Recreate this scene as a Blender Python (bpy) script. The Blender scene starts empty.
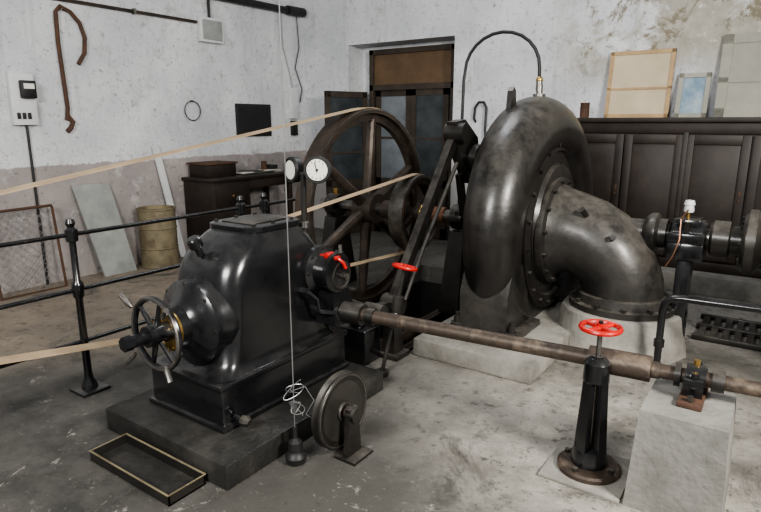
import bpy, bmesh, math, random
from mathutils import Vector as V, Matrix, Euler
random.seed(3)
pi=math.pi
# ---------------- materials ----------------
def mat(name,c1,c2=None,rough=.6,metal=0.,scale=6.,bump=.0,c3=None,dust=None,dustamt=.5,lo=.35,hi=.65,rough2=None,bscale=None,coat=0):
    m=bpy.data.materials.new(name);m.use_nodes=True
    nt=m.node_tree;N=nt.nodes;L=nt.links;b=N['Principled BSDF']
    b.inputs['Roughness'].default_value=rough;b.inputs['Metallic'].default_value=metal
    if coat: b.inputs['Coat Weight'].default_value=coat;b.inputs['Coat Roughness'].default_value=.18
    tc=N.new('ShaderNodeTexCoord')
    if c2 is None: c2=tuple(x*.75 for x in c1)
    n=N.new('ShaderNodeTexNoise');n.inputs['Scale'].default_value=scale;n.inputs['Detail'].default_value=8;n.inputs['Roughness'].default_value=.65
    L.new(tc.outputs['Object'],n.inputs['Vector'])
    r=N.new('ShaderNodeValToRGB');L.new(n.outputs['Fac'],r.inputs['Fac'])
    r.color_ramp.elements[0].position=lo;r.color_ramp.elements[1].position=hi
    r.color_ramp.elements[0].color=(*c1,1);r.color_ramp.elements[1].color=(*c2,1)
    if c3: 
        e=r.color_ramp.elements.new((lo+hi)/2);e.color=(*c3,1)
    out=r.outputs['Color']
    if dust:
        g=N.new('ShaderNodeNewGeometry');s=N.new('ShaderNodeSeparateXYZ');L.new(g.outputs['Normal'],s.inputs[0])
        n2=N.new('ShaderNodeTexNoise');n2.inputs['Scale'].default_value=7;n2.inputs['Detail'].default_value=9;n2.inputs['Roughness'].default_value=.7
        L.new(tc.outputs['Object'],n2.inputs['Vector'])
        rr=N.new('ShaderNodeValToRGB');rr.color_ramp.elements[0].position=.35;rr.color_ramp.elements[1].position=.68;L.new(n2.outputs['Fac'],rr.inputs[0])
        mm=N.new('ShaderNodeMath');mm.operation='MULTIPLY';mm.use_clamp=True
        mr=N.new('ShaderNodeMapRange');mr.inputs['From Min'].default_value=-.1;mr.inputs['From Max'].default_value=1;mr.inputs['To Max'].default_value=dustamt*2
        L.new(s.outputs['Z'],mr.inputs['Value']);L.new(mr.outputs[0],mm.inputs[0]);L.new(rr.outputs[0],mm.inputs[1])
        mx=N.new('ShaderNodeMix');mx.data_type='RGBA';L.new(mm.outputs[0],mx.inputs['Factor']);L.new(out,mx.inputs[6]);mx.inputs[7].default_value=(*dust,1)
        out=mx.outputs[2]
        ra=N.new('ShaderNodeMapRange');ra.inputs['To Min'].default_value=rough;ra.inputs['To Max'].default_value=min(1,rough+.4)
        L.new(mm.outputs[0],ra.inputs['Value']);L.new(ra.outputs[0],b.inputs['Roughness'])
    L.new(out,b.inputs['Base Color'])
    if bump:
        bp=N.new('ShaderNodeBump');bp.inputs['Strength'].default_value=bump;bp.inputs['Distance'].default_value=.01
        n3=N.new('ShaderNodeTexNoise');n3.inputs['Scale'].default_value=bscale or scale*5;n3.inputs['Detail'].default_value=6
        L.new(tc.outputs['Object'],n3.inputs['Vector']);L.new(n3.outputs['Fac'],bp.inputs['Height']);L.new(bp.outputs[0],b.inputs['Normal'])
    return m
class NT:
    def __init__(s,name):
        s.m=bpy.data.materials.new(name);s.m.use_nodes=True;s.N=s.m.node_tree.nodes;s.L=s.m.node_tree.links;s.b=s.N['Principled BSDF']
        s.P=s.N.new('ShaderNodeTexCoord').outputs['Object']
    def noise(s,sc,d=8,r=.6,vec=None,dist=0):
        n=s.N.new('ShaderNodeTexNoise');n.inputs['Scale'].default_value=sc;n.inputs['Detail'].default_value=d;n.inputs['Roughness'].default_value=r;n.inputs['Distortion'].default_value=dist
        s.L.new(vec or s.P,n.inputs['Vector']);return n.outputs['Fac']
    def ramp(s,f,a,b_,ca=(0,0,0),cb=(1,1,1)):
        r=s.N.new('ShaderNodeValToRGB');s.L.new(f,r.inputs[0]);r.color_ramp.elements[0].position=a;r.color_ramp.elements[1].position=b_
        r.color_ramp.elements[0].color=(*ca,1);r.color_ramp.elements[1].color=(*cb,1);return r.outputs[0]
    def mix(s,f,a,c):
        x=s.N.new('ShaderNodeMix');x.data_type='RGBA';s.L.new(f,x.inputs['Factor'])
        for i,v in((6,a),(7,c)):
            if isinstance(v,tuple):x.inputs[i].default_value=(*v,1)
            else:s.L.new(v,x.inputs[i])
        return x.outputs[2]
    def math(s,op,a,b2,clamp=False):
        x=s.N.new('ShaderNodeMath');x.operation=op;x.use_clamp=clamp
        for i,v in((0,a),(1,b2)):
            if isinstance(v,(int,float)):x.inputs[i].default_value=v
            else:s.L.new(v,x.inputs[i])
        return x.outputs[0]
    def rng(s,v,a,b,lo=0,hi=1):
        r=s.N.new('ShaderNodeMapRange');r.interpolation_type='SMOOTHSTEP';s.L.new(v,r.inputs[0])
        for i,q in enumerate((a,b,lo,hi)):r.inputs[i+1].default_value=q
        return r.outputs[0]
    def scaled(s,v):
        mp=s.N.new('ShaderNodeMapping');mp.inputs['Scale'].default_value=v;s.L.new(s.P,mp.inputs[0]);return mp.outputs[0]
    def bump(s,h,st,d):
        bp=s.N.new('ShaderNodeBump');bp.inputs['Strength'].default_value=st;bp.inputs['Distance'].default_value=d;s.L.new(h,bp.inputs['Height']);s.L.new(bp.outputs[0],s.b.inputs['Normal'])
def wallmat(name,dado,stain):
    t=NT(name);t.b.inputs['Roughness'].default_value=.92
    base=t.ramp(t.noise(1.1,9,.65),.32,.68,(.53,.545,.57),(.78,.79,.80))
    st=t.noise(1.2,8,.7,vec=t.scaled((5,5,.6)))
    base=t.mix(t.ramp(st,.54,.74),base,(.45,.455,.465))
    base=t.mix(t.ramp(t.noise(3.5,12,.8),.54,.64),base,(.50,.50,.50))
    base=t.mix(t.ramp(t.noise(14,12,.85),.565,.61),base,(.30,.295,.285))
    base=t.mix(t.ramp(t.noise(34,6,.8),.60,.65),base,(.24,.23,.22))
    sep=t.N.new('ShaderNodeSeparateXYZ');t.L.new(t.P,sep.inputs[0])
    if dado:
        z=t.math('ADD',sep.outputs['Z'],t.math('MULTIPLY',t.noise(4,10,.75),.13))
        f=t.ramp(t.math('SUBTRACT',z,.81),.5,.512)
        low=t.ramp(t.noise(1.6,8,.6),.35,.65,(.42,.375,.355),(.29,.265,.26))
        low=t.mix(t.ramp(t.noise(4.5,12,.8),.55,.62),low,(.50,.475,.455))
        low=t.mix(t.ramp(t.noise(11,12,.8),.56,.62),low,(.21,.19,.18))
        base=t.mix(f,low,base)
    if stain:
        gx=t.rng(sep.outputs['X'],-2.6,-1.9);gz=t.rng(sep.outputs['Z'],2.0,2.5)
        mk=t.math('MULTIPLY',gx,gz,True)
        base=t.mix(t.math('MULTIPLY',mk,t.ramp(t.noise(1.5,10,.65,dist=.4),.43,.50)),base,t.ramp(t.noise(9),.3,.7,(.35,.33,.27),(.49,.47,.42)))
        base=t.mix(t.math('MULTIPLY',mk,t.ramp(t.noise(2.3,12,.75,dist=.5),.53,.58)),base,(.23,.205,.145))
        base=t.mix(t.math('MULTIPLY',mk,t.ramp(t.noise(5,12,.8),.57,.62)),base,(.66,.65,.62))
        lowf=t.rng(sep.outputs['Z'],.9,1.6)
        base=t.mix(lowf,(.45,.44,.43),base)
    t.L.new(base,t.b.inputs['Base Color']);t.bump(t.noise(5,14,.8),.7,.03)
    return t.m
def floormat():
    t=NT('concrete_floor')
    def blob(cx,cy,r0,r1,amp,sx=1,sy=1):
        mp=t.N.new('ShaderNodeVectorMath');mp.operation='DISTANCE';t.L.new(t.scaled((sx,sy,1)),mp.inputs[0]);mp.inputs[1].default_value=(cx*sx,cy*sy,0)
        a=t.math('ADD',t.math('MULTIPLY',t.noise(2.2,10,.7),amp),mp.outputs['Value'])
        return t.rng(a,r0+amp/2,r1+amp/2,1,0)
    base=t.ramp(t.noise(2.2,10,.65),.3,.7,(.11,.105,.093),(.20,.19,.168))
    base=t.mix(blob(-.55,3.1,.35,1.7,1.5),base,t.ramp(t.noise(3,10,.7),.38,.62,(.46,.43,.38),(.23,.215,.19)))  # paler concrete by the valve stand, with the bright pool of light painted in
    base=t.mix(blob(-5.4,2.9,1.1,2.3,.5),base,t.ramp(t.noise(3,8,.65),.3,.7,(.33,.275,.21),(.20,.17,.135)))
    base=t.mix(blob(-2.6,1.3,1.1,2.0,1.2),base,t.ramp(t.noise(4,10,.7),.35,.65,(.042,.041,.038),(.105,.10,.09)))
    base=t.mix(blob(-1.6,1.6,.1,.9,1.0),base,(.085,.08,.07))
    base=t.mix(blob(-.8,6.2,.5,1.6,.5),base,(.36,.34,.31))
    base=t.mix(t.ramp(t.noise(1.5,12,.75,dist=.8),.54,.64),base,(.085,.08,.07))
    base=t.mix(t.ramp(t.noise(9,12,.8),.54,.62),base,(.085,.08,.07))
    base=t.mix(t.ramp(t.noise(4.2,12,.8,dist=1.2),.60,.66),base,(.38,.36,.32))
    base=t.mix(t.ramp(t.noise(26,8,.85),.57,.63),base,(.055,.05,.045))
    base=t.mix(t.ramp(t.noise(21,8,.85,dist=.3),.60,.65),base,(.30,.285,.25))
    t.L.new(base,t.b.inputs['Base Color'])
    t.L.new(t.ramp(t.noise(3.2,6,.6),.35,.65,(.42,.42,.42),(.8,.8,.8)),t.b.inputs['Roughness'])
    t.bump(t.noise(14,14,.8),.5,.012)
    return t.m
M_wl=wallmat('whitewash_left',True,False);M_wb=wallmat('whitewash_back',False,True);M_fl=floormat()
M_blk=mat('black_enamel',(.005,.0055,.0065),(.011,.011,.012),rough=.2,scale=5,dust=(.085,.082,.078),dustamt=.22,bump=.15,bscale=9,coat=.5)
M_cast=mat('cast_iron_dusty',(.009,.0085,.008),(.020,.018,.016),rough=.30,scale=4,dust=(.13,.118,.10),dustamt=.42,bump=.15,bscale=25,coat=.15)
M_elb=mat('cast_iron_grey',(.016,.015,.0145),(.036,.033,.029),rough=.34,scale=3,dust=(.17,.155,.13),dustamt=.42,bump=.15,bscale=30,coat=.15)
M_fly=mat('flywheel_iron',(.035,.028,.023),(.085,.065,.05),rough=.42,metal=.3,scale=6,bump=.1)
M_steel=mat('worn_steel',(.30,.29,.27),(.14,.125,.11),rough=.35,metal=.9,scale=12)
M_rshaft=mat('rusty_pipe',(.10,.075,.055),(.20,.155,.115),rough=.5,metal=.35,scale=6,c3=(.065,.05,.04),bump=.2)
M_copper=mat('coppery_shaft',(.40,.20,.12),(.22,.12,.08),rough=.35,metal=.8,scale=9)
M_brass=mat('brass',(.60,.40,.14),(.33,.22,.08),rough=.32,metal=.9,scale=12)
M_red=mat('red_paint',(.60,.018,.012),(.38,.012,.01),rough=.35,scale=15)
M_conc=mat('concrete_block',(.16,.157,.143),(.30,.29,.265),rough=.88,scale=3,c3=(.23,.225,.205),bump=.6,bscale=30)
M_concl=mat('concrete_light',(.36,.345,.31),(.19,.18,.16),rough=.9,scale=3.5,bump=.6,bscale=25)
M_plin=mat('plinth_oily',(.018,.0175,.016),(.055,.051,.046),rough=.42,scale=4,bump=.4,bscale=30,c3=(.030,.029,.026))
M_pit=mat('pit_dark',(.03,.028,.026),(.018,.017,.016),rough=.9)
M_wood=mat('dark_cabinet_wood',(.014,.0095,.007),(.030,.021,.016),rough=.5,scale=4,bump=.1,dust=(.12,.10,.08),dustamt=.2)
M_door=mat('door_wood',(.035,.026,.019),(.062,.047,.035),rough=.6,scale=6,bump=.2)
M_tran=mat('transom_board',(.15,.095,.05),(.10,.062,.034),rough=.65,scale=4)
M_glass=mat('dusty_glass',(.025,.03,.033),(.06,.07,.075),rough=.2,scale=3)
M_blind=mat('dusty_pane',(.20,.22,.24),(.12,.135,.15),rough=.5,scale=3)
M_belt=mat('leather_belt',(.50,.375,.24),(.36,.27,.17),rough=.7,scale=5,bump=.1)
M_pframe=mat('pale_pine',(.50,.34,.18),(.36,.245,.135),rough=.7,scale=6)
M_panel=mat('yellowed_panel',(.60,.51,.36),(.48,.41,.29),rough=.8,scale=3)
M_grpan=mat('grey_green_panel',(.37,.36,.305),(.29,.285,.245),rough=.8,scale=3)
M_paint=mat('grey_paint',(.36,.37,.35),(.25,.26,.25),rough=.7,scale=4)
M_wp=mat('white_plastic',(.70,.71,.71),(.60,.61,.61),rough=.5,scale=4)
M_tin=mat('oil_barrel_paint',(.26,.22,.13),(.13,.095,.055),rough=.6,metal=.2,scale=5,c3=(.20,.17,.11),bump=.2)
M_rust=mat('rust',(.11,.055,.03),(.06,.034,.024),rough=.8,scale=12,bump=.3)
M_dial=mat('dial_white',(.78,.76,.68),(.70,.68,.60),rough=.3,scale=5)
M_bpaper=mat('blue_print',(.16,.25,.34),(.36,.44,.48),rough=.7,scale=6)
M_paper=mat('paper',(.7,.68,.62),(.6,.57,.5),rough=.8)
M_wire=mat('galvanised_wire',(.45,.45,.45),(.3,.3,.3),rough=.4,metal=.8)
M_cable=mat('black_rubber',(.010,.010,.010),(.02,.02,.02),rough=.5)
M_matb=mat('blackboard_black',(.014,.014,.016),(.022,.022,.024),rough=.6)
M_leaf=mat('dry_leaf',(.40,.20,.07),(.25,.12,.05),rough=.8)
# ---------------- builder ----------------
class B:
    def __init__(s,name):s.name=name;s.bm=bmesh.new();s.mats=[]
    def mi(s,m):
        if m not in s.mats:s.mats.append(m)
        return s.mats.index(m)
    def faces(s,fs,m):
        i=s.mi(m)
        for f in fs:f.material_index=i;f.smooth=True
    def box(s,lo,hi,m,bev=0.,rot=None,piv=None):
        lo=V(lo);hi=V(hi);c=(lo+hi)/2;d=hi-lo
        t=bmesh.new();bmesh.ops.create_cube(t,size=1)
        bmesh.ops.scale(t,vec=d,verts=t.verts)
        if bev:bmesh.ops.bevel(t,geom=t.edges[:],offset=bev,segments=2,affect='EDGES',profile=.5)
        bmesh.ops.translate(t,vec=c,verts=t.verts)
        if rot:bmesh.ops.rotate(t,cent=V(piv) if piv else c,matrix=Euler(rot).to_matrix(),verts=t.verts)
        s.merge(t,m)
    def merge(s,t,m):
        mp={}
        for v in t.verts:mp[v]=s.bm.verts.new(v.co)
        fs=[]
        for f in t.faces:
            try:fs.append(s.bm.faces.new([mp[v] for v in f.verts]))
            except ValueError:pass
        s.faces(fs,m);t.free()
    def loft(s,rings,m,cap=True,closed=False):
        vr=[[s.bm.verts.new(p) for p in r] for r in rings];fs=[];n=len(rings[0]);k=len(vr)
        for i in range(k if closed else k-1):
            a=vr[i];b=vr[(i+1)%k]
            for j in range(n):fs.append(s.bm.faces.new((a[j],a[(j+1)%n],b[(j+1)%n],b[j])))
        if cap and not closed:
            fs.append(s.bm.faces.new(vr[0][::-1]));fs.append(s.bm.faces.new(vr[-1]))
        s.faces(fs,m)
    def lathe(s,prof,o,ax,m,seg=32,cap=True):
        ax=V(ax).normalized();u=ax.orthogonal().normalized();w=ax.cross(u);o=V(o)
        s.loft([[o+ax*h+(u*math.cos(2*pi*j/seg)+w*math.sin(2*pi*j/seg))*max(r,1e-4) for j in range(seg)] for r,h in prof],m,cap)
    def cyl(s,a,b,r,m,r2=None,seg=20):
        a=V(a);b=V(b);s.lathe([(r,0),(r if r2 is None else r2,(b-a).length)],a,b-a,m,seg)
    def tube(s,pts,r,m,seg=12,closed=False,cap=True):
        pts=[V(p) for p in pts];n=len(pts);rings=[];pu=None
        for i,p in enumerate(pts):
            if closed:t=(pts[(i+1)%n]-pts[i-1])
            else:t=pts[min(i+1,n-1)]-pts[max(i-1,0)]
            t.normalize()
            u=t.orthogonal() if pu is None else pu-t*pu.dot(t)
            u.normalize();pu=u;w=t.cross(u);rr=r[i] if isinstance(r,(list,tuple)) else r
            rings.append([p+(u*math.cos(2*pi*j/seg)+w*math.sin(2*pi*j/seg))*rr for j in range(seg)])
        s.loft(rings,m,cap,closed)
    def torus(s,c,ax,R,r,m,seg=40,ms=10,sq=None):
        ax=V(ax).normalized();u=ax.orthogonal().normalized();w=ax.cross(u);c=V(c);rings=[]
        for i in range(seg):
            d=u*math.cos(2*pi*i/seg)+w*math.sin(2*pi*i/seg)
            if sq:
                a,t=sq;rings.append([c+d*R+ax*a,c+d*R-ax*a,c+d*(R-t)-ax*a,c+d*(R-t)+ax*a])
            else:rings.append([c+d*(R+r*math.cos(2*pi*j/ms))+ax*r*math.sin(2*pi*j/ms) for j in range(ms)])
        s.loft(rings,m,closed=True)
    def hull(s,pts,m):
        t=bmesh.new()
        for p in pts:t.verts.new(p)
        r=bmesh.ops.convex_hull(t,input=t.verts)
        bmesh.ops.delete(t,geom=[v for v in t.verts if not v.link_faces],context='VERTS')
        s.merge(t,m)
    def ball(s,c,r,m,sc=(1,1,1)):
        t=bmesh.new();bmesh.ops.create_uvsphere(t,u_segments=20,v_segments=12,radius=r)
        bmesh.ops.scale(t,vec=sc,verts=t.verts);bmesh.ops.translate(t,vec=V(c),verts=t.verts);s.merge(t,m)
    def bolts(s,c,ax,R,n,m,r=.015,h=.02,ph=0):
        ax=V(ax).normalized();u=ax.orthogonal().normalized();w=ax.cross(u);c=V(c)
        for i in range(n):
            a=2*pi*i/n+ph;p=c+(u*math.cos(a)+w*math.sin(a))*R;s.cyl(p,p+ax*h,r,m,seg=6)
    def bar(b,p,q,w,t,m):
        p=V(p);q=V(q);d=(q-p).normalized();X=V((1,0,0));n=d.cross(X).normalized()
        b.hull([c+X*sx*t/2+n*sn*w/2 for c in(p,q) for sx in(-1,1) for sn in(-1,1)],m)
    def done(s):
        bm=s.bm;bmesh.ops.recalc_face_normals(bm,faces=bm.faces)
        for e in bm.edges:
            if len(e.link_faces)==2 and e.calc_face_angle(0)>.61:e.smooth=False
        me=bpy.data.meshes.new(s.name);bm.to_mesh(me);bm.free()
        for m in s.mats:me.materials.append(m)
        o=bpy.data.objects.new(s.name,me);bpy.context.scene.collection.objects.link(o);return o
def rrect(cx,cy,hx,hy,z,r,n=5):
    P=[]
    for k,(sx,sy) in enumerate(((1,1),(-1,1),(-1,-1),(1,-1))):
        for i in range(n+1):
            a=pi/2*k+pi/2*i/n;P.append(V((cx+sx*(hx-r)+r*math.cos(a),cy+sy*(hy-r)+r*math.sin(a),z)))
    return P
def handwheel(b,c,ax,R,r,m,spk=4,hub=None,ph=.3):
    b.torus(c,ax,R,r,m,36,8);ax=V(ax).normalized();u=ax.orthogonal().normalized();w=ax.cross(u);c=V(c)
    for i in range(spk):
        a=2*pi*i/spk+ph;d=u*math.cos(a)+w*math.sin(a);b.tube([c+d*R*.1,c+d*R*.6,c+d*R],[r*1.1,r*.8,r*.9],m,8)
    b.cyl(c-ax*r*1.6,c+ax*r*1.6,R*.22,hub or m)
# ---------------- room ----------------
WX=-6.37;WY=7.15;HT=4.3
b=B('wall_left');b.box((WX-.2,-1.2,-.9),(WX,WY+.5,HT),M_wl);b.done()
b=B('wall_back')
b.box((WX,WY,-.9),(-5.53,WY+.5,HT),M_wb);b.box((-3.77,WY,-.9),(3.2,WY+.5,HT),M_wb);b.box((-5.53,WY,2.80),(-3.77,WY+.5,HT),M_wb)
b.done()
px0,px1,py0,py1=-3.51,-2.17,3.52,5.95
b=B('floor')
b.box((WX,-1.2,-.2),(3.2,py0,0),M_fl);b.box((WX,py1,-.2),(3.2,WY+.5,0),M_fl)
b.box((WX,py0,-.2),(px0,py1,0),M_fl);b.box((px1,py0,-.2),(3.2,py1,0),M_fl)
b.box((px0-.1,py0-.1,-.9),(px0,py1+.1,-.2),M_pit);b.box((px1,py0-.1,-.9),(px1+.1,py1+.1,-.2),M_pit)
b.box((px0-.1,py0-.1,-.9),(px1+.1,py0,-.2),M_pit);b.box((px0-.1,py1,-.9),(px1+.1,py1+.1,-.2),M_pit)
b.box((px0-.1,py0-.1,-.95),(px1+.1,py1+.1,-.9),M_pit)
b.done()
b=B('pit_beam')
for x in(-2.50,-2.28):
    b.box((x,py0,-.14),(x+.08,py1,-.125),M_fly);b.box((x,py0,-.015),(x+.08,py1,0),M_fly);b.box((x+.035,py0,-.14),(x+.045,py1,0),M_fly)
b.done()
b=B('trim_baseboard_step');b.box((-2.1,6.42,0),(3.0,WY,.2),M_concl,.01);b.done()
# ---------------- door in recess ----------------
DY=7.5
b=B('door_1')
x0,x1=-5.33,-3.88
b.box((-5.525,DY,0),(-3.775,DY+.06,2.795),M_wb)
b.box((x0,DY-.10,0),(x0+.07,DY,2.74),M_door,.005);b.box((x1-.07,DY-.10,0),(x1,DY,2.74),M_door,.005)
b.box((x0,DY-.10,2.67),(x1,DY,2.74),M_door);b.box((x0,DY-.10,2.16),(x1,DY,2.24),M_door)
b.box((x0+.07,DY-.06,2.24),(x1-.07,DY-.02,2.67),M_tran)
def leaf(b,o,d,w,z0,z1,nx=2,glass=M_glass):
    o=V(o);d=V(d).normalized();n=V((-d.y,d.x,0))*.02
    def bar(a0,a1,zz0,zz1,m,t=1.):
        pts=[]
        for q in (o+d*a0,o+d*a1):
            for s_ in(-1,1):
                for z in(zz0,zz1):pts.append(q+n*s_*t+V((0,0,z)))
        b.hull(pts,m)
    st=.085;bar(0,st,z0,z1,M_door);bar(w-st,w,z0,z1,M_door);bar(0,w,z1-st,z1,M_door);bar(0,w,z0,z0+.15,M_door);bar(0,w,z0+.75,z0+.85,M_door)
    bar(st,w-st,z0+.15,z0+.75,M_door,.5)
    bar(st,w-st,z0+.85,z1-st,glass,.2)
    for i in range(1,nx+1):
        zz=z0+.85+(z1-st-z0-.85)*i/(nx+1);bar(0,w,zz-.015,zz+.015,M_door,.8)
leaf(b,(x0+.72,DY-.05,0),(1,0,0),.62,0.01,2.16,1)
leaf(b,(x0+.09,DY-.03,0),(1,0,0),.62,.01,2.16,1,glass=M_blind)
b.done()
b=B('door_2');leaf(b,(x0-.02,DY-.14,0),(-.36,-.93,0),.72,0.0,2.14,2);b.done()
# ---------------- flywheel & main shaft ----------------
FX,FY,FZ=-3.42,4.70,.86
b=B('flywheel')
b.torus((FX,FY,FZ),(1,0,0),.97,0,M_fly,80,sq=(.085,.045));b.torus((FX,FY,FZ),(1,0,0),.94,0,M_fly,80,sq=(.03,.09));b.torus((FX+.078,FY,FZ),(1,0,0),.965,0,M_steel,80,sq=(.012,.012))
for i in range(6):
    a=2*pi*i/6+.42;d=V((0,math.cos(a),math.sin(a)));c=V((FX,FY,FZ))
    b.tube([c+d*.1,c+d*.45,c+d*.87],[.062,.05,.042],M_fly,10)
b.cyl((FX-.085,FY,FZ),(FX+.14,FY,FZ),.15,M_fly)
PX=-2.85
b.torus((PX,FY,FZ),(1,0,0),.36,0,M_steel,56,sq=(.075,.03));b.torus((PX,FY,FZ),(1,0,0),.34,0,M_fly,56,sq=(.06,.06))
for i in range(4):
    a=2*pi*i/4+.5;d=V((0,math.cos(a),math.sin(a)));c=V((PX,FY,FZ));b.tube([c+d*.06,c+d*.34],[.035,.025],M_fly,8)
b.cyl((PX-.09,FY,FZ),(PX+.09,FY,FZ),.09,M_fly)
b.cyl((-4.0,FY,FZ),(-2.05,FY,FZ),.055,M_steel,seg=24)
b.cyl((-2.76,FY,FZ),(-2.52,FY,FZ),.075,M_copper);b.torus((-2.75,FY,FZ),(1,0,0),.075,.02,M_brass)
b.cyl((-3.2,FY,FZ),(-3.05,FY,FZ),.09,M_fly);b.cyl((-3.02,FY,FZ),(-2.95,FY,FZ),.08,M_copper)
b.done()
def pillow(name,x,y,z,m,base=.0,w=.14):
    b=B(name)
    b.hull([(x+sx*w/2*k,y+sy*hh,zz) for sx in(-1,1) for sy in(-1,1) for k,hh,zz in((1.4,.22,base),(1.4,.22,base+.05),(1,.10,z-.12))],m)
    b.cyl((x-w/2,y,z),(x+w/2,y,z),.115,m);b.box((x-w/2,y-.16,z-.03),(x+w/2,y+.16,z+.03),m,.01)
    b.cyl((x,y,z+.1),(x,y,z+.17),.025,M_brass)
    for s_ in(-1,1):b.cyl((x,y+s_*.13,z),(x,y+s_*.13,z+.07),.016,M_steel,seg=6)
    b.done()
pillow('shaft_bearing',-2.36,FY,FZ,M_cast);pillow('shaft_bearing',-3.82,FY,FZ,M_cast)
# ---------------- belts ----------------
def belt(name,x,w,c1,r1,c2,r2,t=.006):
    (y1,z1),(y2,z2)=c1,c2;dy=y2-y1;dz=z2-z1;D=math.hypot(dy,dz);al=math.atan2(dz,dy);be=math.acos((r1-r2)/D)
    pts=[];n=40
    for i in range(n+1):
        a=al+be+(2*pi-2*be)*i/n;pts.append((y1+(r1+t/2)*math.cos(a),z1+(r1+t/2)*math.sin(a)))
    for i in range(n+1):
        a=al-be+(2*be)*i/n;pts.append((y2+(r2+t/2)*math.cos(a),z2+(r2+t/2)*math.sin(a)))
    b=B(name);rings=[];N=len(pts)
    for i,(y,z) in enumerate(pts):
        p0=V(pts[i-1]);p1=V(pts[(i+1)%N]);tt=(p1-p0).normalized();nn=V((tt.y,-tt.x))
        rings.append([V((x+sx*w/2,y+nn.x*sn*t/2,z+nn.y*sn*t/2)) for sx,sn in((-1,-1),(1,-1),(1,1),(-1,1))])
    b.loft(rings,M_belt,closed=True);return b.done()
belt('flat_drive_belt',FX,.12,(FY,FZ),.972,(-.55,.87),.16)
belt('governor_belt',PX,.07,(FY,FZ),.362,(2.28,.80),.17)
b=B('countershaft_pulley')
b.lathe([(.15,-.085),(.158,0),(.15,.085)],(FX,-.55,.87),(1,0,0),M_fly);b.cyl((FX-.3,-.55,.87),(FX+.25,-.55,.87),.03,M_steel)
for x in(FX-.25,FX+.22):
    b.hull([(x+s_*.02,-.55+k*.2,0) for s_ in(-1,1) for k in(-1,1)]+[(x+s_*.02,-.55+k*.06,.92) for s_ in(-1,1) for k in(-1,1)],M_cast)
b.done()
# ---------------- turbine ----------------
CX,CY,CZ=-1.71,4.72,.88
b=B('francis_turbine')
RO=1.025;path=[];rad=[]
a0,a1=pi*1.36,-pi*.28;n=64
for i in range(n+1):
    k=i/n;a=a0+(a1-a0)*k;rt=.19+.115*min(1,k*1.15);R=RO-rt
    path.append(V((CX,CY+R*math.cos(a),CZ+R*math.sin(a))));rad.append(rt)
e=path[-1];tg=(path[-1]-path[-2]).normalized()
path+= [e+tg*.12,e+tg*.22+V((0,0,-.06))];rad+=[rad[-1]]*2
b.tube(path,rad,M_cast,32)
b.lathe([(.80,-.17),(.80,.17)],(CX,CY,CZ),(1,0,0),M_cast,64)
b.lathe([(.70,.15),(.70,.21),(.66,.215),(.60,.215),(.58,.19),(.50,.19),(.48,.22),(.40,.235),(.2,.235)],(CX,CY,CZ),(1,0,0),M_cast,56)
b.bolts((CX+.205,CY,CZ),(1,0,0),.655,20,M_cast,.02,.03)
b.lathe([(.70,-.15),(.70,-.21),(.60,-.215),(.5,-.19),(.3,-.22),(.26,-.28),(.12,-.31),(.11,-.42)],(CX,CY,CZ),(1,0,0),M_cast,56)
b.bolts((CX-.205,CY,CZ),(-1,0,0),.655,20,M_cast,.02,.03)
ep=[(-1.50,.84,.43),(-1.45,.84,.43),(-1.44,.84,.375),(-1.39,.84,.345),(-1.32,.835,.325),(-1.22,.81,.315),(-1.12,.755,.31),(-1.03,.675,.305),(-.97,.58,.30),(-.935,.47,.30),(-.925,.37,.30),(-.925,.30,.30)]
b.tube([(x,4.65,z) for x,z,r in ep],[r for x,z,r in ep],M_elb,40)
b.bolts((-1.45,4.65,.84),(1,0,0),.40,14,M_cast,.016,.03)
b.lathe([(.3,.065),(.335,.06),(.345,0),(.39,-.005),(.39,-.05)],(-.925,4.65,.35),(0,0,1),M_elb,40)
b.bolts((-.925,4.65,.345),(0,0,1),.365,12,M_cast,.017,.03)
b.cyl((-1.18,4.40,1.02),(-1.20,4.35,1.07),.022,M_cast)
b.cyl((-.98,4.42,.86),(-.96,4.34,.89),.022,M_cast)
b.box((CX-.14,CY-.62,.13),(CX+.17,CY+.62,.55),M_cast,.02)
b.hull([(CX+sx,y,z) for sx in(-.19,.19) for y,z in((3.80,.14),(4.25,.14),(3.80,.46),(4.15,.66),(3.88,.66))],M_elb)
b.box((CX-.27,3.74,.135),(CX+.27,4.3,.185),M_elb,.01)
for sx in(-.215,.225):
    b.lathe([(.05,0),(.05,.02),(.028,.02),(.028,.07),(.018,.07),(.018,.1)],(CX+sx,3.82,.185),(0,0,1),M_cast,12)
b.box((CX-.25,5.3,.135),(CX+.27,5.75,.3),M_elb,.01)
b.hull([(CX-.07+sx*.02,CY-.40+dy,z) for sx in(-1,1) for dy,z in((-.06,CZ+.85),(.06,CZ+.85),(.035,CZ+1.05),(-.035,CZ+1.05),(0,CZ+1.08))],M_cast)
b.lathe([(.05,0),(.05,.03),(.025,.03),(.025,.10)],(CX,CY,CZ+1.01),(0,0,1),M_steel,12)
b.done()
b=B('turbine_pedestal');b.box((-2.12,3.48,0),(-1.20,5.95,.135),M_concl,.015);b.done()
b=B('draft_tube_base')
b.lathe([(.50,0),(.485,.04),(.455,.2),(.44,.285),(.42,.30)],(-.925,4.65,0),(0,0,1),M_concl,14);b.done()
b=B('arched_vent_pipe')
pts=[(-2.40,CY,0.005),(-2.40,CY,1.4),(-2.39,CY,2.05)]
for i in range(13):
    a=pi-pi*i/12;pts.append((-2.05+.33*math.cos(a),CY,2.12+.30*math.sin(a)))
pts.append((-1.715,CY,1.98));b.tube(pts,.014,M_cable,10);b.cyl((-1.715,CY,1.94),(-1.715,CY,2.02),.026,M_steel)
b.ball((-1.715,CY,2.03),.028,M_brass)
b.done()
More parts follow.
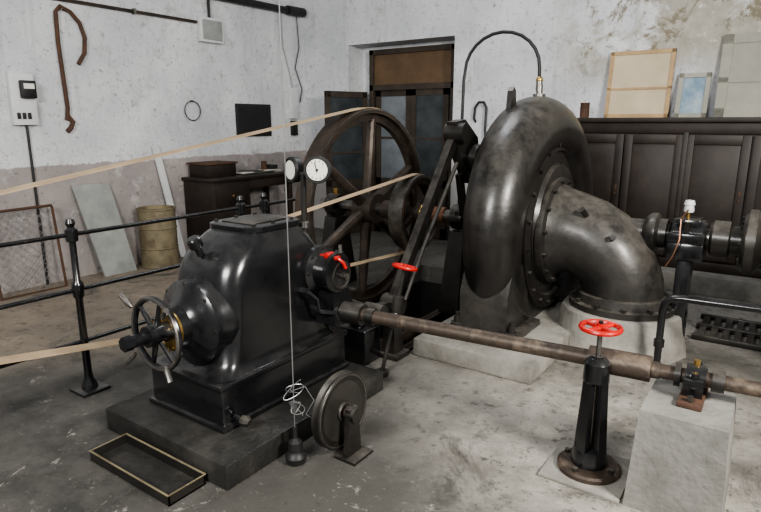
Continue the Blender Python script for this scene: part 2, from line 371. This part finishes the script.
# generator train at the right
b=B('generator_coupling')
gy,gz=4.7,.89
b.cyl((-1.2,gy,gz),(.1,gy,gz),.065,M_steel,seg=24)
b.lathe([(.095,-1.0),(.095,-.82),(.13,-.80),(.15,-.77),(.15,-.73),(.11,-.71),(.11,-.66),(.07,-.66),(.07,-.60)],(0,gy,gz),(1,0,0),M_cast,32)
b.lathe([(.10,-.64),(.125,-.62),(.125,-.42),(.10,-.40)],(0,gy,gz),(1,0,0),M_blk,28)
b.box((-.64,gy-.17,gz-.03),(-.40,gy+.17,gz+.04),M_blk,.01);b.box((-.60,gy-.10,gz+.06),(-.44,gy+.10,gz+.135),M_blk,.015)
for s_ in(-1,1):b.cyl((-.52,gy+s_*.14,gz),(-.52,gy+s_*.14,gz+.12),.02,M_cast,seg=6)
b.box((-.64,gy-.15,gz-.16),(-.40,gy+.15,gz-.03),M_blk,.02)
b.box((-.57,gy-.08,0),(-.47,gy+.08,gz-.14),M_blk,.01)
b.cyl((-.53,gy-.05,gz+.1),(-.53,gy-.05,gz+.19),.012,M_brass);b.lathe([(.03,0),(.035,.01),(.03,.05),(.038,.055),(.03,.085),(0,.09)],(-.53,gy-.05,gz+.18),(0,0,1),M_wp,16)
b.tube([(-.53,gy-.08,gz+.20),(-.56,gy-.16,gz+.14),(-.55,gy-.2,gz),(-.58,gy-.21,gz-.12),(-.62,gy-.2,gz-.2)],.006,M_copper,6)
b.lathe([(.11,-.38),(.13,-.36),(.13,-.26),(.10,-.25),(.10,-.19),(.20,-.18),(.22,-.16),(.22,-.10),(.20,-.08),(.15,-.05),(.15,.04),(.23,.05),(.23,.12),(.1,.13)],(0,gy,gz),(1,0,0),M_cast,40)
b.torus((-.13,gy,gz),(1,0,0),.224,0,M_elb,48,sq=(.025,.01))
b.bolts((-.18,gy,gz),(-1,0,0),.16,8,M_cast,.016,.02)
b.done()
b=B('generator')
b.lathe([(.25,.30),(.33,.33),(.42,.42),(.45,.5),(.45,1.3),(.4,1.4),(.2,1.45)],(0,gy,gz),(1,0,0),M_cast,48);b.cyl((.13,gy,gz),(.35,gy,gz),.07,M_steel)
b.box((.45,gy-.34,0),(1.35,gy+.4,.55),M_cast,.02);b.done()
b=B('guard_pipe_rail')
gr=4.16
b.tube([(-.56,gr,0),(-.56,gr,.46),(-.55,gr,.51),(-.53,gr,.54),(-.50,gr,.555),(-.45,gr,.56),(.38,gr,.575)],.024,M_blk,12);b.cyl((-.56,gr,0),(-.56,gr,.02),.06,M_blk);b.cyl((-.56,gr,.2),(-.56,gr,.25),.034,M_blk);b.cyl((.35,gr,0),(.35,gr,.57),.024,M_blk);b.done()
b=B('floor_grating')
for i in range(9):b.box((-.42+.085*i,5.05,0),(-.37+.085*i,5.65,.035),M_cast,.004)
for y in(5.03,5.33,5.63):b.box((-.45,y,0.002),(.38,y+.04,.045),M_cast,.004)
b.done()
# ---------------- governor ----------------
PZ=.13
b=B('governor_plinth');b.box((-2.98,1.575,0),(-1.97,2.88,PZ),M_plin,.008);b.done()
GX=-2.52
b=B('turbine_governor')
b.box((-2.82,1.78,PZ),(-2.22,2.80,.37),M_blk,.012);b.box((-2.84,1.76,PZ),(-2.20,2.82,PZ+.03),M_blk,.008);b.box((-2.835,1.765,.35),(-2.205,2.815,.385),M_blk,.01)
prof=[(.385,1.81,2.76,.28,.05),(.41,1.84,2.74,.265,.07),(.45,1.87,2.73,.258,.09),(.60,1.89,2.72,.255,.1),(.78,1.90,2.71,.25,.11),(.90,1.92,2.70,.245,.12),(.98,1.955,2.68,.235,.13),(1.04,2.01,2.64,.22,.13),(1.085,2.075,2.60,.20,.12),(1.11,2.12,2.57,.185,.11)]
b.loft([rrect(GX,(y0+y1)/2,hx,(y1-y0)/2,z,r,7) for z,y0,y1,hx,r in prof],M_blk)
b.loft([rrect(GX,2.35,.19,.215,1.10,.09,7),rrect(GX,2.35,.198,.22,1.11,.09,7),rrect(GX,2.35,.198,.22,1.135,.09,7),rrect(GX,2.35,.185,.21,1.14,.085,7)],M_blk)
b.box((GX-.12,2.2,1.138),(GX+.12,2.48,1.148),M_cast,.004)
for sx in(-.155,.155):
    for y in(2.19,2.34,2.49):b.cyl((GX+sx,y,1.135),(GX+sx,y,1.152),.011,M_cast,seg=6)
b.lathe([(.25,.0),(.25,.10),(.235,.13),(.235,.18),(.21,.20),(.15,.22),(.12,.25),(.115,.30)],(GX,2.02,.65),(0,-1,0),M_blk,44)
b.bolts((GX,1.84,.65),(0,-1,0),.215,8,M_cast,.014,.015)
b.lathe([(.10,0),(.112,.005),(.112,.03),(.10,.035)],(GX,1.735,.65),(0,-1,0),M_brass,32)
b.bolts((GX,1.70,.65),(0,-1,0),.095,10,M_brass,.009,.01)
HY=1.64;b.torus((GX,HY,.65),(0,1,0),.185,.016,M_blk,44,10);b.torus((GX,HY-.010,.65),(0,1,0),.187,.010,M_steel,44,8)
for i in range(6):
    a=pi/3*i+.25;d=V((math.cos(a),0,math.sin(a)));c=V((GX,HY,.65));b.tube([c+d*.03,c+d*.18],[.017,.011],M_blk,8)
for i in range(4):
    a=pi/2*i+.75;d=V((math.cos(a),-.25,math.sin(a)));c=V((GX,HY,.65));b.tube([c+d*.18,c+d*.21,c+d*.265],[.010,.016,.014],M_steel,10)
b.cyl((GX,1.73,.65),(GX,1.58,.65),.055,M_blk);b.cyl((GX,1.60,.65),(GX,1.47,.65),.032,M_blk);b.cyl((GX,1.5,.65),(GX,1.455,.65),.038,M_blk,seg=6)
b.lathe([(.02,0),(.02,.05),(.04,.055),(.04,.10),(.03,.11)],(GX-.02,1.96,1.00),(0,-.4,.9),M_blk,16)
b.cyl((-2.21,1.85,.19),(-2.14,1.85,.19),.018,M_blk);b.lathe([(.03,0),(.03,.03),(.015,.05)],(-2.15,1.85,.19),(1,0,0),M_cast,8)
b.lathe([(.15,0),(.15,.05),(.11,.07),(.10,.14),(.12,.15),(.12,.18),(.06,.19)],(-2.30,2.62,.82),(1,0,0),M_blk,28)
b.bolts((-2.25,2.62,.82),(1,0,0),.13,8,M_cast,.012,.012)
b.lathe([(.15,0),(.15,.04),(.1,.08),(.09,.2)],(-2.34,2.68,.56),(1,0,0),M_blk,28)
b.hull([(-2.27,2.66,.76),(-2.17,2.66,.76),(-2.27,2.80,.74),(-2.17,2.80,.74),(-2.27,2.66,.88),(-2.17,2.66,.88),(-2.25,2.76,.92),(-2.19,2.76,.92)],M_blk)
b.cyl((-2.2,2.74,.9),(-2.2,2.74,.96),.012,M_steel)
b.torus((-2.12,2.64,.80),(1,0,0),.080,.013,M_cast,30,8)
for i in range(4):
    a=i*pi/2+.5;b.cyl((-2.12,2.64,.80),(-2.12,2.64+.08*math.cos(a),.80+.08*math.sin(a)),.008,M_cast,seg=8)
b.cyl((-2.16,2.64,.80),(-2.07,2.64,.80),.02,M_steel)
b.box((-2.24,2.58,.905),(-2.10,2.62,.928),M_red,.006);b.box((-2.19,2.57,.89),(-2.15,2.63,.945),M_red,.01);b.tube([(-2.11,2.60,.915),(-2.085,2.62,.89),(-2.08,2.64,.85)],.010,M_red,8)
b.tube([(-2.24,2.5,.62),(-2.16,2.5,.60),(-2.12,2.58,.58),(-2.12,2.62,.50)],.016,M_blk,8)
b.tube([(-2.28,2.45,.72),(-2.20,2.45,.72),(-2.17,2.48,.68),(-2.17,2.5,.60)],.012,M_blk,8);b.cyl((-2.28,2.45,.72),(-2.22,2.45,.72),.03,M_blk,seg=6)
b.hull([(-2.26,2.56,.50),(-2.10,2.56,.50),(-2.26,2.78,.50),(-2.10,2.78,.50),(-2.26,2.58,.70),(-2.14,2.58,.70),(-2.26,2.74,.70),(-2.14,2.74,.70)],M_blk)
b.lathe([(.168,-.045),(.172,0),(.168,.045)],(PX,2.28,.80),(1,0,0),M_fly,36);b.cyl((PX,2.28,.80),(-2.6,2.28,.80),.03,M_steel)
gx,gy2=-2.345,2.58
b.cyl((gx,gy2,1.0),(gx,gy2,1.40),.018,M_cast);b.lathe([(.035,0),(.03,.03),(.018,.04)],(gx,gy2,1.08),(0,0,1),M_cast,12)
b.tube([(gx-.07,gy2,1.40),(gx+.10,gy2,1.40)],.014,M_cast,8)
fd=V((.45,-.89,0)).normalized()
c=V((gx+.115,gy2,1.43));b.lathe([(.05,-.06),(.074,-.05),(.076,.0),(.080,.01),(.070,.016)],c,fd,M_cable,32)
b.cyl(c+fd*.013,c+fd*.0165,.062,M_dial,seg=32);b.torus(c+fd*.015,fd,.073,.007,M_cable,32,6)
up=V((0,0,1));sd=fd.cross(up)
b.tube([c+fd*.019-up*.015,c+fd*.019+up*.045+sd*.012],.0025,M_cable,6);b.cyl(c+fd*.016,c+fd*.022,.008,M_cable,seg=10)
for i in range(11):
    a=-.8+i*(2*pi-1.5)/10;p=c+fd*.017+(up*math.cos(a)+sd*math.sin(a))*.046;q=c+fd*.017+(up*math.cos(a)+sd*math.sin(a))*.056;b.tube([p,q],.002,M_cable,4)
f2=V((-.3,-1,0)).normalized();c=V((gx-.09,gy2,1.42));b.lathe([(.05,-.05),(.075,-.04),(.078,.0),(.07,.01)],c,f2,M_cable,28);b.cyl(c+f2*.009,c+f2*.012,.056,M_dial,seg=28);b.torus(c+f2*.008,f2,.07,.007,M_cable,28,6)
b.done()
# ---------------- control shaft and its pedestals ----------------
S0=V((-2.16,2.665,.565));S1=V((.62,2.905,.565));sd_=(S1-S0).normalized()
def sp(x):return S0+(S1-S0)*((x-S0.x)/(S1.x-S0.x))
b=B('regulating_shaft')
b.cyl(sp(-2.20),sp(-.36),.040,M_rshaft,seg=28);b.cyl(sp(-.68),sp(-.40),.062,M_rshaft,seg=28);b.cyl(sp(-.40),sp(.62),.034,M_rshaft,seg=24)
b.cyl(sp(-2.12),sp(-1.98),.065,M_cast);b.cyl(sp(-1.95),sp(-1.90),.05,M_cast)
b.hull([sp(-2.10)+V((0,0,-.05)),sp(-2.04)+V((0,0,-.05)),sp(-2.10)+V((0,0,.05)),sp(-2.04)+V((0,0,.05)),V((-2.12,2.95,.52)),V((-2.06,2.95,.52)),V((-2.12,2.95,.46)),V((-2.06,2.95,.46))],M_cast)
b.done()
b=B('concrete_pier');b.hull([(x,y,z) for x0_,x1_,y0_,y1_,z in((-.415,-.03,2.535,3.0,0),(-.39,-.05,2.56,2.97,.47)) for x in(x0_,x1_) for y in(y0_,y1_)],M_conc);b.done()
b=B('shaft_support_bearing')
p=sp(-.215);x,y=p.x,p.y
b.box((x-.05,y-.15,.47),(x+.05,y+.15,.495),M_rust,.004)
b.hull([(x+sx*.04,y+sy*.07,z) for sx in(-1,1) for sy in(-1,1) for z in(.495,.56)],M_blk);b.cyl(p-sd_*.04,p+sd_*.04,.062,M_blk)
b.box((x-.04,y-.095,.56),(x+.04,y+.095,.585),M_blk,.005)
for s_ in(-1,1):b.cyl((x,y+s_*.075,.575),(x,y+s_*.075,.615),.016,M_blk,seg=6);b.cyl((x,y+s_*.12,.495),(x,y+s_*.12,.52),.014,M_steel,seg=6)
b.cyl((x,y,.62),(x,y,.65),.014,M_brass)
b.cyl(sp(-.30),sp(-.275),.055,M_cast);b.cyl(sp(-.15),sp(-.10),.05,M_cast)
b.done()
b=B('regulating_lever')
b.bar((-2.10,4.02,1.60),(-2.24,3.38,.40),.075,.06,M_cast)
b.cyl((-2.16,4.02,1.62),(-2.0,4.02,1.62),.075,M_cast);b.cyl((-2.18,4.02,1.62),(-2.17,4.02,1.62),.04,M_steel)
b.hull([(-2.1+s_*.04,y,z) for s_ in(-1,1) for y,z in((3.96,1.70),(4.12,1.72),(4.35,1.58),(4.42,1.30),(4.25,1.22),(4.05,1.45))],M_cast)
b.cyl((-2.17,4.30,1.42),(-2.0,4.30,1.42),.11,M_cast);b.cyl((-2.19,4.30,1.42),(-2.17,4.30,1.42),.05,M_steel)
b.bar((-2.12,4.38,1.35),(-2.10,4.50,1.0),.10,.07,M_cast);b.bar((-2.12,4.16,1.3),(-2.14,4.30,.95),.05,.05,M_cast)
b.cyl((-2.30,3.38,.40),(-2.16,3.38,.40),.08,M_cast)
b.bar((-2.22,3.38,.40),(-2.12,2.97,.49),.07,.05,M_cast);b.cyl((-2.17,2.97,.49),(-2.03,2.97,.49),.05,M_cast)
b.box((-2.38,3.30,0),(-2.14,3.48,.04),M_cast,.005);b.hull([(-2.30,3.33,.04),(-2.18,3.33,.04),(-2.30,3.45,.04),(-2.18,3.45,.04),(-2.28,3.35,.36),(-2.2,3.35,.36),(-2.28,3.42,.36),(-2.2,3.42,.36)],M_cast)
b.tube([(-2.05,3.98,1.40),(-2.12,3.62,.80),(-2.15,3.42,.44)],.016,M_cast,8)
b.tube([(-2.38,3.42,.30),(-2.9,3.46,.34),(-3.3,3.44,.34)],.03,M_cast,10);b.box((-2.5,3.36,.0),(-2.42,3.48,.30),M_cast,.01)
b.box((-2.55,3.1,0),(-2.28,3.30,.26),M_blk,.015);b.cyl((-2.42,3.2,.26),(-2.42,3.2,.40),.06,M_blk);b.cyl((-2.48,3.2,.36),(-2.34,3.2,.36),.04,M_cast)
b.done()
b=B('valve_spindle')
p=V((-2.03,3.22,.745));q=V((-2.11,3.06,.0));dd=(p-q).normalized()
b.tube([q,p],.014,M_cast,10);b.cyl(q+dd*.42,q+dd*.56,.035,M_cast);b.lathe([(.06,.35),(.06,.40),(.03,.46)],q,dd,M_cast,16);handwheel(b,p,dd,.078,.012,M_red,3)
b.cyl(q,q+V((0,0,.03)),.05,M_cast);b.done()
# ---------------- floor stand with red handwheel ----------------
b=B('valve_floor_stand')
sx_,sy_=-.62,2.72
b.box((sx_-.19,sy_-.19,0),(sx_+.19,sy_+.19,.016),M_concl,.003)
b.lathe([(.15,0),(.15,.02),(.14,.03),(.085,.035),(.08,.045)],(sx_,sy_,.016),(0,0,1),M_rshaft,36)
b.bolts((sx_,sy_,.045),(0,0,1),.12,4,M_cast,.015,.02,.5)
for i in range(4):
    a=pi/2*i+pi/4+.35;d=V((math.cos(a),math.sin(a),0));c=V((sx_,sy_,0))
    b.hull([c+d*r_+V((-d.y,d.x,0))*w_*s_+V((0,0,z)) for r_,w_,z in((.078,.03,.05),(.045,.03,.05),(.052,.02,.56),(.03,.02,.56)) for s_ in(-1,1)],M_blk)
b.lathe([(.088,.045),(.085,.10),(.076,.13)],(sx_,sy_,0),(0,0,1),M_blk,24)
b.lathe([(.055,0),(.062,.01),(.060,.10),(.048,.115),(.03,.125),(.03,.135)],(sx_,sy_,.48),(0,0,1),M_blk,24)
b.cyl((sx_,sy_,.1),(sx_,sy_,.76),.012,M_steel)
handwheel(b,(sx_,sy_,.755),(0,0,1),.088,.013,M_red,4);b.cyl((sx_,sy_,.755),(sx_,sy_,.79),.012,M_cast,seg=6)
b.done()
b=B('dry_leaf');b.hull([(-.5,3.28,.002),(-.46,3.30,.004),(-.44,3.34,.02),(-.47,3.36,.012),(-.51,3.33,.004)],M_leaf);b.done()
# ---------------- counterweight pulley ----------------
b=B('grooved_pulley_bracket')
wx,wy,wz=-1.75,2.16,.235
b.lathe([(.16,-.02),(.20,-.026),(.205,-.022),(.185,0),(.205,.022),(.20,.026),(.16,.02)],(wx,wy,wz),(1,0,0),M_cast,48,cap=False)
b.lathe([(.16,-.02),(.155,-.008),(.05,-.008),(.05,-.03)],(wx,wy,wz),(1,0,0),M_elb,40);b.lathe([(.16,.02),(.155,.008),(.05,.008),(.05,.03),(.02,.03)],(wx,wy,wz),(1,0,0),M_elb,40)
b.torus((wx+.022,wy,wz),(1,0,0),.192,.006,M_steel,48,6)
b.cyl((wx-.08,wy,wz),(wx+.10,wy,wz),.022,M_copper)
b.hull([(wx+xx,wy+yy,z) for xx in(.06,.09) for yy,z in((-.06,.0),(.06,.0),(-.035,.27),(.035,.27))],M_cast);b.box((wx+.02,wy-.08,0),(wx+.15,wy+.08,.015),M_cast)
b.cyl((wx+.05,wy,wz),(wx+.11,wy,wz),.04,M_cast);b.torus((wx+.03,wy,wz),(1,0,0),.045,.008,M_steel,24,6)
b.done()
b=B('counterweight_on_wire')
cx_,cy_=-1.87,1.94
b.tube([(cx_,cy_,.2),(cx_,cy_,4.3)],.003,M_wire,6)
b.lathe([(.03,0),(.05,.01),(.055,.04),(.045,.06),(.03,.07),(.04,.08),(.035,.12),(.012,.14),(.012,.2)],(cx_,cy_,.0),(0,0,1),M_cable,20)
def squig(c,n,s,seed):
    P=[];a=0
    for i in range(n*4):
        a+=.42;P.append(V(c)+V((s*math.cos(a)*(.75+.25*math.sin(a*.37)),s*math.sin(a*1.3)*.8,s*math.sin(a*.93+seed)*(.9+.4*math.cos(a*.21)))))
    return P
b.tube(squig((cx_,cy_,.40),10,.042,1),.0022,M_wire,5);b.tube(squig((cx_+.02,cy_,.31),8,.032,4),.0022,M_wire,5)
b.tube([(cx_,cy_,.40),(cx_+.06,cy_+.02,.43),(cx_+.09,cy_+.05,.35),(cx_+.06,cy_+.02,.28),(cx_+.11,cy_+.05,.24)],.0025,M_wire,5)
b.box((cx_-.012,cy_-.012,.28),(cx_+.012,cy_+.012,.34),M_wire);b.done()
# ---------------- drip tray ----------------
b=B('drip_tray')
tx0,tx1,ty0,ty1=-2.75,-2.10,1.35,1.555
b.box((tx0,ty0,0),(tx1,ty1,.008),M_plin)
for lo,hi in(((tx0,ty0,0),(tx1,ty0+.008,.055)),((tx0,ty1-.008,0),(tx1,ty1,.055)),((tx0,ty0,0),(tx0+.008,ty1,.055)),((tx1-.008,ty0,0),(tx1,ty1,.055))):b.box(lo,hi,M_cast)
b.tube([(tx0,ty0,.055),(tx1,ty0,.055),(tx1,ty1,.055),(tx0,ty1,.055)],.005,M_tin,6,closed=True);b.done()
# ---------------- railing ----------------
b=B('iron_railing')
RX=-3.54
def post(y,bx=.09):
    b.box((RX-.09,y-.09,0),(RX+bx,y+.09,.02),M_blk,.004)
    b.lathe([(.05 if bx>.05 else .024,.02),(.045 if bx>.05 else .024,.05),(.03 if bx>.05 else .024,.08),(.024,.12),(.022,.62),(.034,.64),(.036,.70),(.034,.72),(.020,.74),(.020,.98),(.036,.99),(.038,1.06),(.02,1.075),(.03,1.10),(.022,1.125),(0,1.13)],(RX,y,0),(0,0,1),M_blk,18)
for y in(.2,1.79,3.15):post(y)
for z in(1.03,.68,.34):b.cyl((RX,-.4,z),(RX,3.4 if z<.5 else 3.8,z),.014,M_blk,seg=12)
post(3.4)
b.done()
# ---------------- left wall things ----------------
XW=WX
b=B('electric_meter_box')
b.box((XW,2.77,1.67),(XW+.07,3.0,2.17),M_wp,.008);b.box((XW+.07,2.85,1.93),(XW+.13,2.99,2.10),M_cable,.008);b.box((XW+.128,2.87,2.02),(XW+.133,2.97,2.07),M_dial)
for i in range(3):b.box((XW+.07,2.80+.05*i,1.73),(XW+.085,2.83+.05*i,1.79),M_matb,.002)
b.tube([(XW+.02,2.90,1.67),(XW+.02,2.90,.0)],.013,M_cable,8);b.done()
b=B('iron_hook_tool')
b.tube([(XW+.03,3.50,2.30),(XW+.03,3.58,2.42),(XW+.03,3.60,2.58),(XW+.03,3.56,2.72),(XW+.03,3.47,2.82),(XW+.03,3.37,2.86),(XW+.03,3.32,2.80),(XW+.03,3.31,2.5),(XW+.03,3.33,1.85),(XW+.03,3.31,1.72)],.022,M_rust,8)
b.tube([(XW+.03,3.30,1.60),(XW+.03,3.34,1.64),(XW+.03,3.37,1.70),(XW+.03,3.32,1.76)],.026,M_rust,8);b.cyl((XW-.01,3.37,2.83),(XW+.06,3.37,2.83),.008,M_steel);b.done()
b=B('hanging_wire_ring');b.torus((XW+.03,4.93,1.84),(1,0,0),.12,.006,M_cable,32,6);b.tube([(XW,4.93,1.97),(XW+.05,4.93,1.965)],.006,M_steel,6);b.done()
b=B('wall_notice_board');b.box((XW,5.66,1.50),(XW+.03,6.32,1.95),M_matb,.004);b.box((XW+.03,5.70,1.54),(XW+.034,6.28,1.91),M_matb);b.done()
b=B('junction_box');b.box((XW,5.10,2.70),(XW+.08,5.47,3.0),M_wp,.01);b.box((XW+.08,5.13,2.73),(XW+.09,5.44,2.97),M_paint,.004);b.done()
b=B('conduit_pipes')
b.tube([(XW+.03,1.0,2.93),(XW+.03,5.08,2.93)],.018,M_fly,8);b.tube([(XW+.04,5.28,3.0),(XW+.04,5.28,3.22),(XW+.04,5.34,3.27),(XW+.04,5.5,3.28)],.018,M_cable,8)
b.tube([(XW+.07,5.3,3.28),(XW+.07,6.98,3.30)],.045,M_cable,10);b.tube([(XW+.07,6.7,3.3),(XW+.07,7.05,3.31)],.065,M_cable,12)
b.tube([(XW+.06,6.9,3.27),(XW+.05,6.95,2.8),(XW+.05,6.85,2.5),(XW+.04,7.0,2.2),(XW+.04,6.95,2.0)],.008,M_cable,6)
b.tube([(XW+.03,6.6,3.27),(XW+.03,6.62,2.8),(XW+.03,6.75,2.4),(XW+.03,6.8,2.2)],.006,M_paint,6)
for y in(1.8,3.0,4.2):b.box((XW,y,2.90),(XW+.055,y+.03,2.96),M_steel)
b.done()
b=B('corner_switch');b.box((XW,6.72,1.75),(XW+.07,6.88,2.2),M_wp,.006);b.box((XW,6.75,1.5),(XW+.06,6.86,1.72),M_cable,.006);b.done()
b=B('wire_mesh_panel')
X0=-6.12;y0,y1,z0,z1=2.35,2.98,0.0,.85
for p,q in(((y0,z0),(y1,z0)),((y1,z0),(y1,z1)),((y1,z1),(y0,z1)),((y0,z1),(y0,z0))):b.tube([(X0-.12*p[1],p[0],p[1]+.008),(X0-.12*q[1],q[0],q[1])],.014,M_rust,6)
st=.085
for k in range(-14,15):
    for sg in(1,-1):
        c0=(y0+y1)/2+k*st
        zc=(z0+z1)/2
        za=zc+sg*(y0-c0) if sg>0 else zc+(c0-y1);zb=zc+sg*(y1-c0) if sg>0 else zc+(c0-y0)
        lo=max(z0+.01,za);hi=min(z1-.01,zb)
        if hi-lo>.03:b.tube([(X0-.12*lo,c0+sg*(lo-zc),lo),(X0-.12*hi,c0+sg*(hi-zc),hi)],.003,M_wire,4)
b.done()
b=B('leaning_grey_sheet');b.hull([(-6.34,3.27,1.03),(-6.34,3.70,1.02),(-6.14,3.43,0),(-6.14,3.82,0),(-6.36,3.27,1.03),(-6.36,3.70,1.02),(-6.17,3.43,0),(-6.17,3.82,0)],M_paint);b.done()
b=B('oil_barrel')
b.lathe([(.215,0),(.225,.01),(.215,.02),(.215,.22),(.223,.23),(.215,.24),(.215,.46),(.223,.47),(.215,.48),(.215,.68),(.225,.69),(.225,.705),(.205,.705),(.205,.66),(0,.66)],(-6.12,4.13,0),(0,0,1),M_tin,36)
b.cyl((-6.03,4.08,.66),(-6.03,4.08,.69),.03,M_rust);b.done()
b=B('leaning_white_plank');b.hull([(-6.35,4.29,1.42),(-6.35,4.38,1.42),(-6.33,4.29,1.42),(-6.33,4.38,1.42),(-6.30,4.54,0),(-6.30,4.63,0),(-6.28,4.54,0),(-6.28,4.63,0)],M_wp);b.done()
b=B('workbench_desk')
dy0,dy1=4.72,6.15;fx=-5.80
b.box((-6.36,dy0-.03,.97),(fx+.04,dy1+.03,1.01),M_wood,.006)
b.box((-6.36,dy0,.0),(fx,dy0+.62,.97),M_wood,.006)
for i in range(3):b.box((fx,dy0+.05,.10+.28*i),(fx+.015,dy0+.57,.34+.28*i),M_wood,.005);b.ball((fx+.025,dy0+.31,.22+.28*i),.015,M_brass)
for x in(-6.33,fx-.06):b.box((x,dy1-.06,0),(x+.06,dy1,.97),M_wood,.004)
b.box((-6.36,dy0+.62,.84),(fx,dy1,.97),M_wood,.005)
b.done()
b=B('wooden_crate_box');b.box((-6.3,4.78,1.012),(-5.95,5.25,1.17),M_wood,.005);b.box((-6.32,4.76,1.17),(-5.93,5.27,1.195),M_rust,.004);b.done()
b=B('papers_and_tools')
for i in range(9):b.box((-6.25+.05*(i%3),5.32+.08*i,1.012+.007*(i%4)),(-5.98+.04*(i%2),5.5+.08*i,1.02+.007*(i%4)),M_paper if i%3 else M_cable,.001,rot=(0,0,.2*i))
b.tube([(-5.9,5.3,1.02),(-5.9,5.9,1.03)],.012,M_steel,6)
b.cyl((-6.1,5.9,1.01),(-6.1,5.9,1.16),.04,M_rust);b.box((-6.25,6.0,1.012),(-6.05,6.12,1.10),M_matb,.004)
b.done()
# ---------------- cabinets on back wall ----------------
b=B('wooden_cabinet')
cx0,cx1,cy0=-2.02,2.6,6.65;CT=1.745
b.box((cx0,cy0+.02,.2),(cx1,WY-.01,CT-.04),M_wood);b.box((cx0-.03,cy0-.05,CT-.05),(cx1+.03,WY-.005,CT),M_wood,.008);b.box((cx0-.01,cy0-.015,.2),(cx1,cy0+.02,.30),M_wood,.005)
b.box((cx0-.01,cy0-.01,CT-.16),(cx1,cy0+.02,CT-.05),M_wood,.005)
n=8;w=(cx1-cx0)/n
for i in range(n):
    a=cx0+w*i+.008;c=cx0+w*(i+1)-.008;y=cy0
    b.box((a,y-.02,.32),(a+.075,y+.02,1.575),M_wood,.004);b.box((c-.075,y-.02,.32),(c,y+.02,1.575),M_wood,.004)
    for z0_,z1_ in((.32,.42),(1.48,1.575)):b.box((a+.075,y-.02,z0_),(c-.075,y+.02,z1_),M_wood,.004)
    b.box((a+.07,y+.0,.42),(c-.07,y+.015,1.48),M_wood,.003)
    if i%2==0:b.cyl((c-.04,y-.02,.95),(c-.04,y-.04,.95),.010,M_rust);b.box((c-.05,y-.024,.98),(c-.03,y-.018,1.04),M_rust,.002)
    if i%2==1:b.box((c-.01,y-.035,.30),(c+.035,y+.02,1.60),M_wood,.004)
b.done()
def framed(name,x0,x1,z1,fm,pm,y=7.0,lean=.1,fr=.045,mid=False):
    b=B(name);H=z1-CT
    def pt(x,z,o):return V((x,y+(z/H)*lean+o,CT+.002+z))
    def slab(xa,xb,za,zb,o0,o1,m):b.hull([pt(x,z,o) for x in(xa,xb) for z in(za,zb) for o in(o0,o1)],m)
    slab(x0,x0+fr,0,H,0,.03,fm);slab(x1-fr,x1,0,H,0,.03,fm);slab(x0,x1,0,fr,0,.03,fm);slab(x0,x1,H-fr,H,0,.03,fm);slab(x0+fr,x1-fr,fr,H-fr,.012,.022,pm)
    if mid:slab(x0,x1,H*.42,H*.42+fr*.6,0,.026,fm)
    b.done()
framed('framed_panel',-1.77,-1.11,2.46,M_pframe,M_panel,mid=True,fr=.04)
framed('picture_frame',-1.05,-.75,2.20,M_grpan,M_bpaper)
framed('door_panel',-.68,.25,2.56,M_grpan,M_grpan,mid=True,fr=.09)
b=B('paint_tin');b.lathe([(.05,0),(.052,.005),(.05,.01),(.05,.15),(.053,.155),(.05,.165),(.045,.16),(0,.16)],(-1.93,6.8,CT),(0,0,1),M_rust,20);b.done()
b=B('wall_pipe_hook');b.tube([(-3.43,WY+.01,1.70),(-3.43,WY-.05,1.74),(-3.42,WY-.05,1.88),(-3.37,WY-.05,1.95),(-3.30,WY-.05,1.95),(-3.26,WY-.05,1.88),(-3.27,WY-.05,1.6),(-3.25,WY-.05,1.45)],.016,M_cable,8);b.done()
# ---------------- lights, world, camera ----------------
def area(name,loc,tgt,sx,sy,e,col):
    l=bpy.data.lights.new(name,'AREA');l.shape='RECTANGLE';l.size=sx;l.size_y=sy;l.energy=e;l.color=col
    o=bpy.data.objects.new(name,l);o.location=loc;o.rotation_euler=(V(tgt)-V(loc)).to_track_quat('-Z','Y').to_euler();bpy.context.scene.collection.objects.link(o)
area('window_light_right',(2.6,1.5,3.2),(-1.6,3.9,.5),1.1,.9,350,(1,.955,.89))
area('window_light_rear',(-1.4,-2.0,3.3),(-4.0,5.0,1.3),1.8,1.2,270,(1,.985,.96))
area('skylight_over_hall',(-2.5,4.5,4.25),(-2.6,4.3,0),1.2,1.2,45,(.95,.97,1))
w=bpy.data.worlds.new('hall_ambient');bpy.context.scene.world=w;w.use_nodes=True
bg=w.node_tree.nodes['Background'];bg.inputs[0].default_value=(.92,.95,1,1);bg.inputs[1].default_value=.22
bpy.context.scene.view_settings.look='AgX - Medium High Contrast'
cd=bpy.data.cameras.new('camera');cam=bpy.data.objects.new('camera',cd);bpy.context.scene.collection.objects.link(cam)
cd.sensor_width=36;cd.lens=580*36/761;cam.location=(0,0,1.7);cam.rotation_euler=(pi/2-math.atan(134/580),0,math.radians(34.7))
bpy.context.scene.camera=cam
